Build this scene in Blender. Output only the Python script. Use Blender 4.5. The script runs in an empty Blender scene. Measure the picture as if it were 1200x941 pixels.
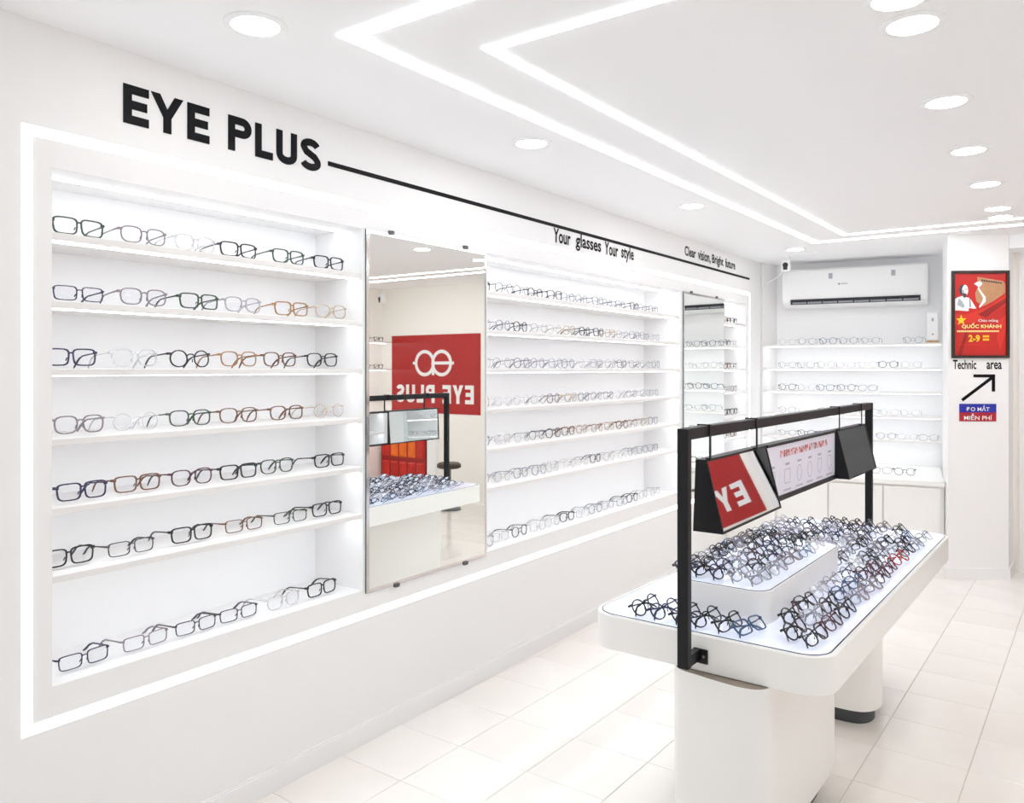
import bpy, bmesh, math, random
from mathutils import Vector, Matrix
random.seed(7)
PI = math.pi
sc = bpy.context.scene
COL = sc.collection

# ---------------------------------------------------------------- camera, world, lights, exposure
CX, CY, CZ = 2.1766, 0.0, 1.40            # eye position
YAW = math.radians(35.316)                # turned towards the long display wall
F_PX = 933.0
cam_d = bpy.data.cameras.new('camera')
cam_d.sensor_width = 36.0
cam_d.lens = F_PX / 1200 * 36.0
cam_d.shift_y = -38.5 / 1200
cam_d.clip_start = 0.02
cam = bpy.data.objects.new('camera', cam_d)
COL.objects.link(cam)
cam.location = (CX, CY, CZ)
cam.rotation_euler = (PI / 2, 0, YAW)
sc.camera = cam

sc.view_settings.view_transform = 'Standard'
sc.view_settings.look = 'None'
sc.view_settings.gamma = 1.0
sc.view_settings.use_curve_mapping = False
sc.view_settings.exposure = 0.60
sc.cycles.max_bounces = 20
sc.cycles.diffuse_bounces = 14
sc.cycles.glossy_bounces = 8
sc.cycles.transparent_max_bounces = 32

WORLD_STRENGTH = 0.6
STRIP = 7.5          # LED strips of the ceiling
SHELF_STRIP = 6.0    # LED strips under the shelves
DOWN = 22.0
FRAME_STRIP = 3.2    # LED frame on the display wall          # recessed downlights
world = bpy.data.worlds.new('daylight')
sc.world = world
world.use_nodes = True
bg = world.node_tree.nodes['Background']
bg.inputs[0].default_value = (0.91, 0.955, 1.0, 1)
bg.inputs[1].default_value = WORLD_STRENGTH

# ---------------------------------------------------------------- materials
def lin(c):
    f = lambda v: v / 12.92 if v <= 0.04045 else ((v + 0.055) / 1.055) ** 2.4
    return tuple(f(x / 255) for x in c) + (1.0,)

def mat(name, rgb, rough=0.5, metal=0.0, coat=0.0, noise=0.0, nscale=8.0, bump=0.0, spec=0.5):
    m = bpy.data.materials.new(name)
    m.use_nodes = True
    nt = m.node_tree
    b = nt.nodes['Principled BSDF']
    c = lin(rgb)
    b.inputs['Base Color'].default_value = c
    b.inputs['Roughness'].default_value = rough
    b.inputs['Metallic'].default_value = metal
    b.inputs['Coat Weight'].default_value = coat
    b.inputs['Specular IOR Level'].default_value = spec
    if noise or bump:
        tc = nt.nodes.new('ShaderNodeTexCoord')
        n = nt.nodes.new('ShaderNodeTexNoise')
        n.inputs['Scale'].default_value = nscale
        n.inputs['Detail'].default_value = 5
        nt.links.new(tc.outputs['Object'], n.inputs['Vector'])
        if noise:
            r = nt.nodes.new('ShaderNodeValToRGB')
            r.color_ramp.elements[0].position = 0.3
            r.color_ramp.elements[1].position = 0.7
            r.color_ramp.elements[0].color = tuple(max(0, x * (1 - noise)) for x in c[:3]) + (1,)
            r.color_ramp.elements[1].color = tuple(min(1, x * (1 + noise * 0.4)) for x in c[:3]) + (1,)
            nt.links.new(n.outputs['Fac'], r.inputs['Fac'])
            nt.links.new(r.outputs['Color'], b.inputs['Base Color'])
        if bump:
            bp = nt.nodes.new('ShaderNodeBump')
            bp.inputs['Strength'].default_value = bump
            bp.inputs['Distance'].default_value = 0.002
            nt.links.new(n.outputs['Fac'], bp.inputs['Height'])
            nt.links.new(bp.outputs['Normal'], b.inputs['Normal'])
    return m

def emit(name, rgb, s):
    m = bpy.data.materials.new(name)
    m.use_nodes = True
    nt = m.node_tree
    nt.nodes.clear()
    e = nt.nodes.new('ShaderNodeEmission')
    e.inputs[0].default_value = lin(rgb)
    e.inputs[1].default_value = s
    o = nt.nodes.new('ShaderNodeOutputMaterial')
    nt.links.new(e.outputs[0], o.inputs[0])
    return m

def lens_mat(name, tint, gloss=0.06):
    m = bpy.data.materials.new(name)
    m.use_nodes = True
    nt = m.node_tree
    nt.nodes.clear()
    t = nt.nodes.new('ShaderNodeBsdfTransparent')
    t.inputs[0].default_value = tint
    g = nt.nodes.new('ShaderNodeBsdfGlossy')
    g.inputs['Roughness'].default_value = 0.03
    mx = nt.nodes.new('ShaderNodeMixShader')
    fr = nt.nodes.new('ShaderNodeFresnel')
    fr.inputs[0].default_value = 1.4
    o = nt.nodes.new('ShaderNodeOutputMaterial')
    nt.links.new(fr.outputs[0], mx.inputs[0])
    nt.links.new(t.outputs[0], mx.inputs[1])
    nt.links.new(g.outputs[0], mx.inputs[2])
    nt.links.new(mx.outputs[0], o.inputs[0])
    return m

WALL = mat('wall_paint', (240, 239, 239), 0.55, bump=0.03, nscale=60)
CEIL = mat('ceiling_paint', (243, 243, 244), 0.7)
NICHE = mat('niche_laminate', (247, 247, 248), 0.35)
SHELF = mat('shelf_laminate', (234, 231, 229), 0.35)
CREAM = mat('cream_paint', (247, 243, 237), 0.6)
GLOSSW = mat('white_lacquer', (240, 238, 235), 0.28)
TILE = [mat('floor_tile_%d' % i, c, 0.13, noise=0.045, nscale=3.0 + i, spec=0.45) for i, c in enumerate([(241, 236, 230), (239, 233, 227), (242, 237, 232)])]
GROUT = mat('tile_grout', (212, 202, 192), 0.8)
BLACK = mat('black_powder_coat', (20, 20, 23), 0.42, noise=0.15, nscale=40, spec=0.3)
INK = mat('black_vinyl', (12, 12, 16), 0.5, spec=0.15)
LEDW = emit('led_white', (241, 249, 255), STRIP)
LEDF = emit('led_frame', (241, 249, 255), FRAME_STRIP)
LEDS = emit('led_shelf', (241, 249, 255), SHELF_STRIP)
LEDD = emit('downlight_glow', (252, 250, 246), DOWN)
MIRROR = mat('mirror_silver', (246, 248, 245), 0.01, metal=1.0)
MIRROR2 = mat('display_mirror_silver', (225, 226, 230), 0.015, metal=1.0)
BEVEL = mat('mirror_bevel', (214, 206, 204), 0.12, metal=1.0)
GEDGE = mat('glass_edge', (70, 92, 96), 0.2)
CHROME = mat('clip_metal', (120, 120, 124), 0.3, metal=1.0)
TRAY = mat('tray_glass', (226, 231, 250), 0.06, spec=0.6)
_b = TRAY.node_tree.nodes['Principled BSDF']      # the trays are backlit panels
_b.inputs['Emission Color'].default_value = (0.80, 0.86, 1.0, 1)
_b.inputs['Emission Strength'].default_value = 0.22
TEDGE = mat('tray_edge', (46, 62, 84), 0.15)
PLINTH = mat('plinth_dark', (72, 74, 78), 0.45)
CAPBROWN = mat('pedestal_top_brown', (140, 128, 114), 0.6)  # thin top board of each pedestal, browner and darker than its body
ACW = mat('plastic_white', (240, 240, 240), 0.35)
ACG = mat('plastic_grey', (150, 152, 160), 0.5)
DARK = mat('dark_void', (40, 42, 46), 0.6)
RED = mat('poster_red', (196, 30, 24), 0.35, noise=0.10, nscale=4)
DEEPRED = mat('poster_deep_red', (150, 20, 18), 0.35)
BRIGHTRED = mat('poster_bright_red', (214, 44, 28), 0.35)
TAN = mat('poster_tan', (190, 140, 100), 0.5, noise=0.1, nscale=30)
PWHITE = mat('print_white', (240, 238, 236), 0.5)
PGREY = mat('print_grey', (170, 172, 180), 0.5)
PDARK = mat('print_dark', (66, 62, 74), 0.5)
YELLOW = mat('print_yellow', (246, 206, 30), 0.45)
PALEY = mat('print_pale_yellow', (250, 226, 150), 0.45)
WOODF = mat('frame_dark_wood', (44, 30, 24), 0.45, noise=0.2, nscale=30)
BLUE = mat('sign_blue', (28, 36, 160), 0.4)
SIGNR = mat('sign_crimson', (170, 20, 44), 0.4)
BANNER = mat('banner_red', (176, 34, 34), 0.22, noise=0.05, nscale=3)
ORANGE = mat('panel_orange', (240, 110, 16), 0.3, noise=0.25, nscale=6)
PANELR = mat('panel_red', (200, 36, 24), 0.3, noise=0.25, nscale=6)
WOODL = mat('light_wood', (200, 160, 110), 0.5, noise=0.2, nscale=20)
DOORG = mat('door_grey', (92, 92, 92), 0.35, noise=0.1, nscale=5)
PANELW = mat('panel_print_white', (232, 228, 240), 0.3)
PANELRED = mat('panel_print_red', (196, 92, 84), 0.5)
LENS = lens_mat('clear_lens', (0.965, 0.97, 0.985, 1))

# ---------------------------------------------------------------- mesh helpers
class MB:
    def __init__(self):
        self.v, self.f, self.m = [], [], []
    def add(self, vs, fs, mi=0, M=None):
        o = len(self.v)
        self.v += [tuple(M @ Vector(p)) if M is not None else tuple(p) for p in vs]
        self.f += [tuple(i + o for i in q) for q in fs]
        self.m += [mi] * len(fs)
        return self
    def box(self, x0, x1, y0, y1, z0, z1, mi=0, M=None):
        vs = [(x, y, z) for z in (z0, z1) for y in (y0, y1) for x in (x0, x1)]
        return self.add(vs, [(0, 2, 3, 1), (4, 5, 7, 6), (0, 1, 5, 4), (1, 3, 7, 5), (3, 2, 6, 7), (2, 0, 4, 6)], mi, M)
    def cbox(self, x0, x1, y0, y1, z0, z1, b=0.003, mi=0, M=None):
        """box whose top and vertical edges are chamfered"""
        def ring(z, i):
            x0_, x1_, y0_, y1_ = x0 + i, x1 - i, y0 + i, y1 - i
            c = b
            return [(x0_ + c, y0_, z), (x1_ - c, y0_, z), (x1_, y0_ + c, z), (x1_, y1_ - c, z), (x1_ - c, y1_, z), (x0_ + c, y1_, z), (x0_, y1_ - c, z), (x0_, y0_ + c, z)]
        return self.loops([ring(z0, b), ring(z0 + b, 0), ring(z1 - b, 0), ring(z1, b)], mi, M)
    def loops(self, rings, mi=0, M=None, cap=True, closed=False):
        n = len(rings[0])
        vs = [p for r in rings for p in r]
        fs = []
        k = len(rings)
        for i in range(k if closed else k - 1):
            for j in range(n):
                a, b = i * n + j, i * n + (j + 1) % n
                c, d = ((i + 1) % k) * n + (j + 1) % n, ((i + 1) % k) * n + j
                fs.append((a, b, c, d))
        if cap and not closed:
            fs.append(tuple(range(n - 1, -1, -1)))
            fs.append(tuple((k - 1) * n + j for j in range(n)))
        return self.add(vs, fs, mi, M)
    def prism(self, pts, z0, z1, mi=0, M=None):
        return self.loops([[(x, y, z0) for x, y in pts], [(x, y, z1) for x, y in pts]], mi, M)
    def tube(self, path, r, n=6, mi=0, M=None, rz=None):
        """round (or r x rz flat) tube along a path"""
        path = [Vector(p) for p in path]
        rings = []
        for i, p in enumerate(path):
            t = (path[min(i + 1, len(path) - 1)] - path[max(i - 1, 0)]).normalized()
            up = Vector((0, 0, 1)) if abs(t.z) < 0.95 else Vector((0, 1, 0))
            a = t.cross(up).normalized()
            b = a.cross(t).normalized()
            rr = r[i] if isinstance(r, (list, tuple)) else r
            r2 = rr if rz is None else (rz[i] if isinstance(rz, (list, tuple)) else rz)
            rings.append([tuple(p + a * (rr * math.cos(2 * PI * k / n)) + b * (r2 * math.sin(2 * PI * k / n))) for k in range(n)])
        return self.loops(rings, mi, M)
    def lathe(self, prof, n=32, c=(0, 0), mi=0, M=None):
        rings = [[(c[0] + r * math.cos(2 * PI * k / n), c[1] + r * math.sin(2 * PI * k / n), z) for k in range(n)] for r, z in prof]
        return self.loops(rings, mi, M)
    def mesh(self, name, mats, smooth=False):
        me = bpy.data.meshes.new(name)
        me.from_pydata(self.v, [], self.f)
        for m in mats:
            me.materials.append(m)
        if len(mats) > 1:
            me.polygons.foreach_set('material_index', self.m)
        bm = bmesh.new()
        bm.from_mesh(me)
        bmesh.ops.recalc_face_normals(bm, faces=bm.faces)
        bm.to_mesh(me)
        bm.free()
        if smooth:
            me.polygons.foreach_set('use_smooth', [True] * len(me.polygons))
            try:
                me.set_sharp_from_angle(angle=math.radians(35))
            except Exception:
                pass
        me.update()
        return me
    def obj(self, name, mats, parent=None, smooth=False, loc=None, rz=0.0):
        if not isinstance(mats, (list, tuple)):
            mats = [mats]
        o = bpy.data.objects.new(name, self.mesh(name, mats, smooth))
        COL.objects.link(o)
        if parent is not None:
            o.parent = parent
        if loc is not None:
            o.location = loc
        o.rotation_euler.z = rz
        return o

def tag(o, label=None, cat=None, group=None, kind=None):
    if label: o['label'] = label
    if cat: o['category'] = cat
    if group: o['group'] = group
    if kind: o['kind'] = kind
    return o

def empty(name, label, cat, loc=(0, 0, 0), rz=0.0, group=None):
    o = bpy.data.objects.new(name, None)
    o.empty_display_size = 0.05
    COL.objects.link(o)
    o.location = loc
    o.rotation_euler = (0, 0, rz)
    return tag(o, label, cat, group)

def inst(name, me, parent, loc=(0, 0, 0), rot=(0, 0, 0), m=None):
    o = bpy.data.objects.new(name, me)
    COL.objects.link(o)
    o.parent = parent
    o.location = loc
    o.rotation_euler = rot
    if m is not None:
        o.material_slots[0].link = 'OBJECT'
        o.material_slots[0].material = m
    return o

def rrect(x0, x1, y0, y1, r, n=8):
    pts = []
    for cx, cy, a0 in ((x1 - r, y0 + r, -PI / 2), (x1 - r, y1 - r, 0), (x0 + r, y1 - r, PI / 2), (x0 + r, y0 + r, PI)):
        for k in range(n + 1):
            a = a0 + PI / 2 * k / n
            pts.append((cx + r * math.cos(a), cy + r * math.sin(a)))
    return pts

ORD = ['first', 'second', 'third', 'fourth', 'fifth', 'sixth', 'seventh', 'eighth', 'ninth', 'tenth', 'eleventh', 'twelfth', 'thirteenth', 'fourteenth', 'fifteenth', 'sixteenth', 'seventeenth', 'eighteenth', 'nineteenth', 'twentieth']
HC = 2.292     # ceiling height
WR = 4.25      # right wall
YB = 6.50      # back wall, right part
YF = -1.6      # open shop front behind the camera

# ---------------------------------------------------------------- floor
TA = math.radians(1.6)          # table direction against the display wall
FA = math.radians(1.4)          # tile direction
fl = MB().box(-0.3, WR, YF, 7.3, -0.06, -0.003).obj('floor', GROUT)
tag(fl, kind='structure')
P = 0.3075
FO = Matrix.Translation((0.004, 2.304, 0)) @ Matrix.Rotation(-FA, 4, 'Z')
tile_me = []
for i in range(3):
    g = 0.0009
    t = MB()
    b = 0.0012
    t.loops([[(g, g, -0.003), (P - g, g, -0.003), (P - g, P - g, -0.003), (g, P - g, -0.003)],
             [(g, g, -b), (P - g, g, -b), (P - g, P - g, -b), (g, P - g, -b)],
             [(g + b, g + b, 0), (P - g - b, g + b, 0), (P - g - b, P - g - b, 0), (g + b, P - g - b, 0)]])
    tile_me.append(t.mesh('tile', [TILE[i]]))
rest = MB()
for i in range(-1, 14):
    for j in range(-13, 16):
        M = FO @ Matrix.Translation((i * P, j * P, 0))
        c = M @ Vector((P / 2, P / 2, 0))
        if not (-0.2 < c.x < WR - 0.1 and YF + 0.1 < c.y < 7.15):
            continue
        k = random.randrange(3)
        if c.x < 2.6 and 1.1 < c.y < 6.9:
            o = bpy.data.objects.new('tile', tile_me[k])
            COL.objects.link(o)
            o.parent = fl
            o.matrix_local = M @ Matrix.Translation((0, 0, random.uniform(-0.0002, 0)))
        else:
            g = 0.0009
            rest.box(g, P - g, g, P - g, -0.003, 0, k, M)
tag(rest.obj('tile_field', TILE, fl), kind='stuff')

# ---------------------------------------------------------------- shell: left wall with three niches
NZ0, NZ1, ND = 0.571, 1.924, 0.26
NICHES = [(1.0, 2.105), (2.88, 5.02), (5.84, 6.34)]
w = MB()
w.box(-ND, 0, YF, 6.74, 0, NZ0).box(-ND, 0, YF, 6.74, NZ1, HC)
edges = [YF] + [e for n in NICHES for e in n] + [6.74]
for a, b in zip(edges[0::2], edges[1::2]):
    w.box(-ND, 0, a, b, NZ0, NZ1)
tag(w.obj('wall_left', WALL), kind='structure')
nb = MB().box(-ND - 0.04, -ND - 0.0005, YF, 7.3, 0, HC)
tag(nb.obj('wall_left_backing', NICHE), kind='structure')
tag(MB().prism([(-0.001, YF), (0.012, YF), (0.012, 5.86), (-0.001, 5.86)], 0, 0.072).box(0, 0.008, YF, 5.86, 0.072, 0.078).obj('baseboard_left', WALL), kind='structure')

# ceiling with LED rings and downlights
tag(MB().box(-0.3, WR + 0.1, YF, 7.3, HC, HC + 0.06).obj('ceiling', CEIL), kind='structure')
tag(MB().box(1.56, 2.02, 6.235, 7.2, 2.20, HC).obj('ceiling_soffit', CEIL), kind='structure')

def ring_light(name, label, x0, y0, x1, y1, x2, y2, wd):
    e = empty(name, label, 'light', (0, 0, HC), group='ceiling strip lights')
    t = 0.004
    def quad(a, b, c, d):
        MB().prism([a, b, c, d], -t, 0.0005).obj('light_strip', LEDW, e)
    A, Bc, C, D = (x0, y0), (x2, y0), (x2, y2), (x1, y1)
    a, b, c, d = (x0 + wd, y0 + wd), (x2 - wd, y0 + wd), (x2 - wd, y2 - wd), (x1 + wd, y1 - wd)
    quad(A, Bc, b, a); quad(Bc, C, c, b); quad(C, D, d, c); quad(D, A, a, d)
    return e
ring_light('ceiling_light', 'outer white strip light ring set in the ceiling', 0.565, 1.465, 0.652, 5.84, 3.78, 5.88, 0.046)
ring_light('ceiling_light', 'inner narrow white strip light ring within the outer ring', 0.828, 1.757, 0.905, 5.612, 3.50, 5.60, 0.030)

def downlight(x, y, label):
    e = empty('downlight', label, 'light', (x, y, HC), group='recessed ceiling downlights')
    MB().lathe([(0.080, 0.001), (0.080, -0.002), (0.077, -0.004), (0.061, -0.005), (0.059, 0.0)], 36).obj('trim_ring', CEIL, e, smooth=True)
    MB().lathe([(0.0588, -0.0005), (0.0588, -0.0042), (0.02, -0.0044)], 36).obj('glow_disc', LEDD, e)
for x, y, l in [(0.44, 1.30, 'round downlight nearest above the large black lettering'), (0.42, 2.613, 'second round downlight along the display wall, above the tall mirror'),
                (0.462, 4.127, 'third round downlight along the display wall, past the middle niche'), (0.467, 6.072, 'farthest round downlight beside the display wall'),
                (1.831, 2.28, 'large round downlight nearest the camera within the light ring'), (1.829, 2.10, 'round downlight cut by the top edge of the photo'),
                (1.823, 3.007, 'second whole downlight of the middle ceiling row'), (1.819, 3.729, 'third whole downlight of the middle ceiling row'),
                (1.820, 4.458, 'fourth whole downlight of the middle ceiling row'), (1.822, 5.174, 'fifth whole downlight of the middle ceiling row'),
                (1.815, 5.471, 'last downlight of the middle ceiling row before the strip light')]:
    downlight(x, y, l)
tag(MB().lathe([(0.075, 0.001), (0.075, -0.003), (0.068, -0.006), (0.01, -0.006)], 32, (0.486, 6.30)).obj('ceiling_hatch', CEIL, smooth=True, loc=(0, 0, HC)),
    'flat round white cover on the ceiling beside the farthest downlight', 'cover')

# LED frame on the display wall
fr = empty('wall_light_frame', 'glowing white rectangular strip light framing the display niches', 'light')
Y0, Y1, Z0, Z1, W_ = 0.926, 6.442, 0.464, 2.022, 0.026
def wall_strip(p):
    MB().loops([[(-0.0005, y, z) for y, z in p], [(0.001, y, z) for y, z in p]]).obj('light_strip', LEDF, fr)
wall_strip([(Y0, Z0), (Y1, Z0), (Y1 - W_, Z0 + W_), (Y0 + W_, Z0 + W_)])
wall_strip([(Y0, Z1), (Y1, Z1), (Y1 - W_, Z1 - W_), (Y0 + W_, Z1 - W_)])
wall_strip([(Y0, Z0), (Y0 + W_, Z0 + W_), (Y0 + W_, Z1 - W_), (Y0, Z1)])
wall_strip([(Y1, Z0), (Y1 - W_, Z0 + W_), (Y1 - W_, Z1 - W_), (Y1, Z1)])

# ---------------------------------------------------------------- shell: back niche, column, back wall, right wall
A = Vector((0.02, 6.70)); Bk = Vector((1.34, 6.86))
dk = (Bk - A).normalized(); nk = Vector((-dk.y, dk.x))
def K(s, o):
    p = A + dk * s + nk * o
    return (p.x, p.y)
BD = 0.22
tag(MB().prism([K(0.08, BD), K(1.5, BD), K(1.5, BD + 0.08), K(0.0, BD + 0.08)], 0, HC).obj('wall_back', NICHE), kind='structure')
tag(MB().prism([(-0.02, 6.735), K(0.0, 0.0), K(0.083, BD + 0.02), K(-0.1, BD + 0.02), (-0.2, 6.735)], 0, HC).obj('wall_back_return', WALL), kind='structure')
colpts = [(1.479, 6.008), (1.812, 6.216), (1.824, 6.52), (1.46, 7.0), (1.345, 6.86), (1.408, 6.40)]
tag(MB().prism(colpts, 0, HC).obj('wall_column', WALL), kind='structure')
off = lambda k: [(1.479, 6.0 - 0.002), (1.822, 6.205), (1.834, 6.5), (1.46, 7.0), (1.345, 6.9), (1.400, 6.38)]
tag(MB().prism([(1.478, 5.994), (1.822, 6.207), (1.834, 6.499), (1.6, 6.55), (1.425, 6.42), (1.412, 6.13)], 0, 0.074).obj('baseboard_column', WALL), kind='structure')
DX0, DX1, DZ = 1.97, 2.72, 2.0
bw = MB().box(1.822, DX0, YB, YB + 0.12, 0, HC).box(DX1, WR, YB, YB + 0.12, 0, HC).box(DX0, DX1, YB, YB + 0.12, DZ, HC)
tag(bw.obj('wall_back_right', CREAM), kind='structure')
d1 = MB().box(DX0, DX1, YB + 0.06, YB + 0.10, 0.002, DZ).obj('door_1', DOORG)
tag(d1, kind='structure')
MB().lathe([(0.02, 0), (0.022, 0.03), (0.01, 0.04)], 16).obj('door_knob', CHROME, d1, loc=(DX1 - 0.08, YB + 0.06, 1.0)).rotation_euler = (PI / 2, 0, 0)
tag(MB().box(DX0 - 0.05, DX0, YB - 0.012, YB + 0.06, 0, DZ + 0.05).box(DX1, DX1 + 0.05, YB - 0.012, YB + 0.06, 0, DZ + 0.05).box(DX0, DX1, YB - 0.012, YB + 0.06, DZ, DZ + 0.05).obj('trim_1', WALL), kind='structure')
tag(MB().box(1.858, 1.905, 6.478, YB, 0, 2.2).obj('trim_2', WALL), kind='structure')
tag(MB().box(WR, WR + 0.1, YF, YB + 0.12, 0, HC).obj('wall_right', CREAM), kind='structure')
tag(MB().box(3.41, 3.53, YB - 0.05, YB, 0, 0.9).obj('trim_3', WALL), kind='structure')

# ---------------------------------------------------------------- shelves with their LED strips
SZ = [1.757, 1.578, 1.400, 1.216, 1.034, 0.857]
ROWN = ['top', 'second', 'third', 'fourth', 'fifth', 'sixth', 'lowest']
NN = ['first niche by the lettering', 'long middle niche', 'narrow end niche']
for ni, (a, b) in enumerate(NICHES):
    for k, z in enumerate(SZ):
        s = tag(MB().cbox(-ND, -0.001, a, b, z - 0.018, z, 0.0015).obj('shelf', SHELF), f'{ROWN[k]} white shelf board in the {NN[ni]}', 'shelf', 'display wall shelves')
        MB().box(-0.056, -0.032, a + 0.003, b - 0.003, z - 0.0205, z - 0.018).obj('light_strip', LEDS, s)
    t = MB().box(-0.120, -0.098, a + 0.003, b - 0.003, NZ1 - 0.004, NZ1 - 0.0003).obj('niche_light', LEDS)
    tag(t, f'thin strip light at the top of the {NN[ni]}', 'light', 'niche strip lights')
KZ = [1.600, 1.407, 1.220, 1.028, 0.839]
for k, z in enumerate(KZ):
    s = tag(MB().prism([K(0.004, 0), K(1.325, 0), K(1.325, BD), K(0.082, BD)], z - 0.016, z).obj('shelf', SHELF), f'{ROWN[k]} white shelf board of the back wall', 'shelf', 'back wall shelves')
    MB().prism([K(0.03, 0.05), K(1.32, 0.05), K(1.32, 0.066), K(0.03, 0.066)], z - 0.0195, z - 0.016).obj('light_strip', LEDS, s)

# low cabinet under the back shelves
CT = 0.624
cf0, cf1 = Vector((0.004, 5.88)), Vector((1.448, 6.137))
cd = (cf1 - cf0).normalized(); cn = Vector((-cd.y, cd.x)); CL = (cf1 - cf0).length
def Q(s, o):
    p = cf0 + cd * s + cn * o
    return (p.x, p.y)
cab = empty('cabinet', 'white low cabinet with panelled doors along the back wall', 'cabinet', (0, 0, 0))
MB().prism([Q(0, 0.02), Q(CL - 0.004, 0.02), (1.403, 6.40), (1.340, 6.84), K(0.01, 0.0)], 0.0005, CT - 0.03).obj('body', GLOSSW, cab)
MB().prism([Q(0, -0.006), Q(CL - 0.002, -0.006), (1.403, 6.40), (1.340, 6.84), (1.3, K(1.3, BD)[1]), K(0.09, BD - 0.002), K(0.012, 0.01)], CT - 0.03, CT).obj('counter_top', GLOSSW, cab)
tag(MB().prism([(1.4485, 6.144), (1.4540, 6.144), (1.4085, 6.395), (1.4040, 6.395)], 0.075, CT).obj('trim_4', WALL), kind='structure')
for i in range(4):
    s0, s1 = 0.012 + i * (CL - 0.03) / 4, (i + 1) * (CL - 0.03) / 4
    M = Matrix(((cd.x, cn.x, 0, cf0.x), (cd.y, cn.y, 0, cf0.y), (0, 0, 1, 0), (0, 0, 0, 1)))
    d = MB()
    d.box(s0, s1, 0.004, 0.02, 0.07, CT - 0.045, 0, M)
    f = 0.035
    for a in ((s0, s0 + f, 0.07, CT - 0.045), (s1 - f, s1, 0.07, CT - 0.045), (s0 + f, s1 - f, 0.07, 0.07 + f), (s0 + f, s1 - f, CT - 0.045 - f, CT - 0.045)):
        d.box(a[0], a[1], -0.002, 0.004, a[2], a[3], 0, M)
    d.obj('door', GLOSSW, cab)

# ---------------------------------------------------------------- mirrors on the display wall
def wall_mirror(y0, y1, z0, z1, label):
    e = empty('wall_mirror', label, 'mirror', (0, y0, z0), group='wall mirrors')
    w_, h_ = y1 - y0, z1 - z0
    b = 0.014
    MB().box(0.001, 0.006, 0, w_, 0, h_).obj('glass_back', GEDGE, e)
    MB().add([(0.0085, b, b), (0.0085, w_ - b, b), (0.0085, w_ - b, h_ - b), (0.0085, b, h_ - b)], [(0, 1, 2, 3)]).obj('mirror_face', MIRROR, e)
    o = [(0.0062, 0.0005, 0.0005), (0.0062, w_ - 0.0005, 0.0005), (0.0062, w_ - 0.0005, h_ - 0.0005), (0.0062, 0.0005, h_ - 0.0005)]
    i = [(0.0085, b, b), (0.0085, w_ - b, b), (0.0085, w_ - b, h_ - b), (0.0085, b, h_ - b)]
    MB().add(o + i, [(k, (k + 1) % 4, 4 + (k + 1) % 4, 4 + k) for k in range(4)]).obj('bevel', BEVEL, e)
    for fy, fz in ((0.18, h_), (0.8, h_), (0.22, 0), (0.8, 0)):
        s = 1 if fz else -1
        c = MB().box(0.0, 0.012, fy * w_ - 0.012, fy * w_ + 0.012, fz - (0.004 if s > 0 else 0.010), fz + (0.010 if s > 0 else 0.004))
        c.lathe([(0.004, 0), (0.004, 0.003), (0.002, 0.004)], 10, M=Matrix.Translation((0.012, fy * w_, fz + s * 0.006)) @ Matrix.Rotation(PI / 2, 4, 'Y'))
        c.obj('clip', CHROME, e)
wall_mirror(2.119, 2.862, 0.556, 1.925, 'tall wall mirror reflecting the red banner, after the first niche')
wall_mirror(5.072, 5.843, 0.556, 1.925, 'second wall mirror, near the far end of the display wall, reflecting shelves')

# ---------------------------------------------------------------- lettering
def arc(cx, cz, rx, rz, a0, a1, n=14):
    return [(cx + rx * math.cos(math.radians(a0 + (a1 - a0) * k / n)), cz + rz * math.sin(math.radians(a0 + (a1 - a0) * k / n))) for k in range(n + 1)]

def stroke(mb, path, wd, d0, d1, put, closed=False, mi=0):
    """flat ribbon of width wd along a 2-D path, extruded from depth d0 to d1; put(x, z, d) -> 3-D point"""
    n = len(path)
    L, R = [], []
    for i in range(n):
        p = Vector(path[i])
        if closed:
            a, b = Vector(path[i - 1]), Vector(path[(i + 1) % n])
        else:
            a, b = Vector(path[max(i - 1, 0)]), Vector(path[min(i + 1, n - 1)])
        d1_ = (p - a).normalized() if (p - a).length > 1e-9 else (b - p).normalized()
        d2_ = (b - p).normalized() if (b - p).length > 1e-9 else d1_
        t = (d1_ + d2_).normalized()
        nn = Vector((-t.y, t.x))
        c = max(0.35, nn.dot(Vector((-d1_.y, d1_.x))))
        L.append(p + nn * (wd / 2 / c)); R.append(p - nn * (wd / 2 / c))
    rings = [[put(l.x, l.y, d0), put(r.x, r.y, d0), put(r.x, r.y, d1), put(l.x, l.y, d1)] for l, r in zip(L, R)]
    mb.loops(rings, mi, closed=closed)

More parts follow.
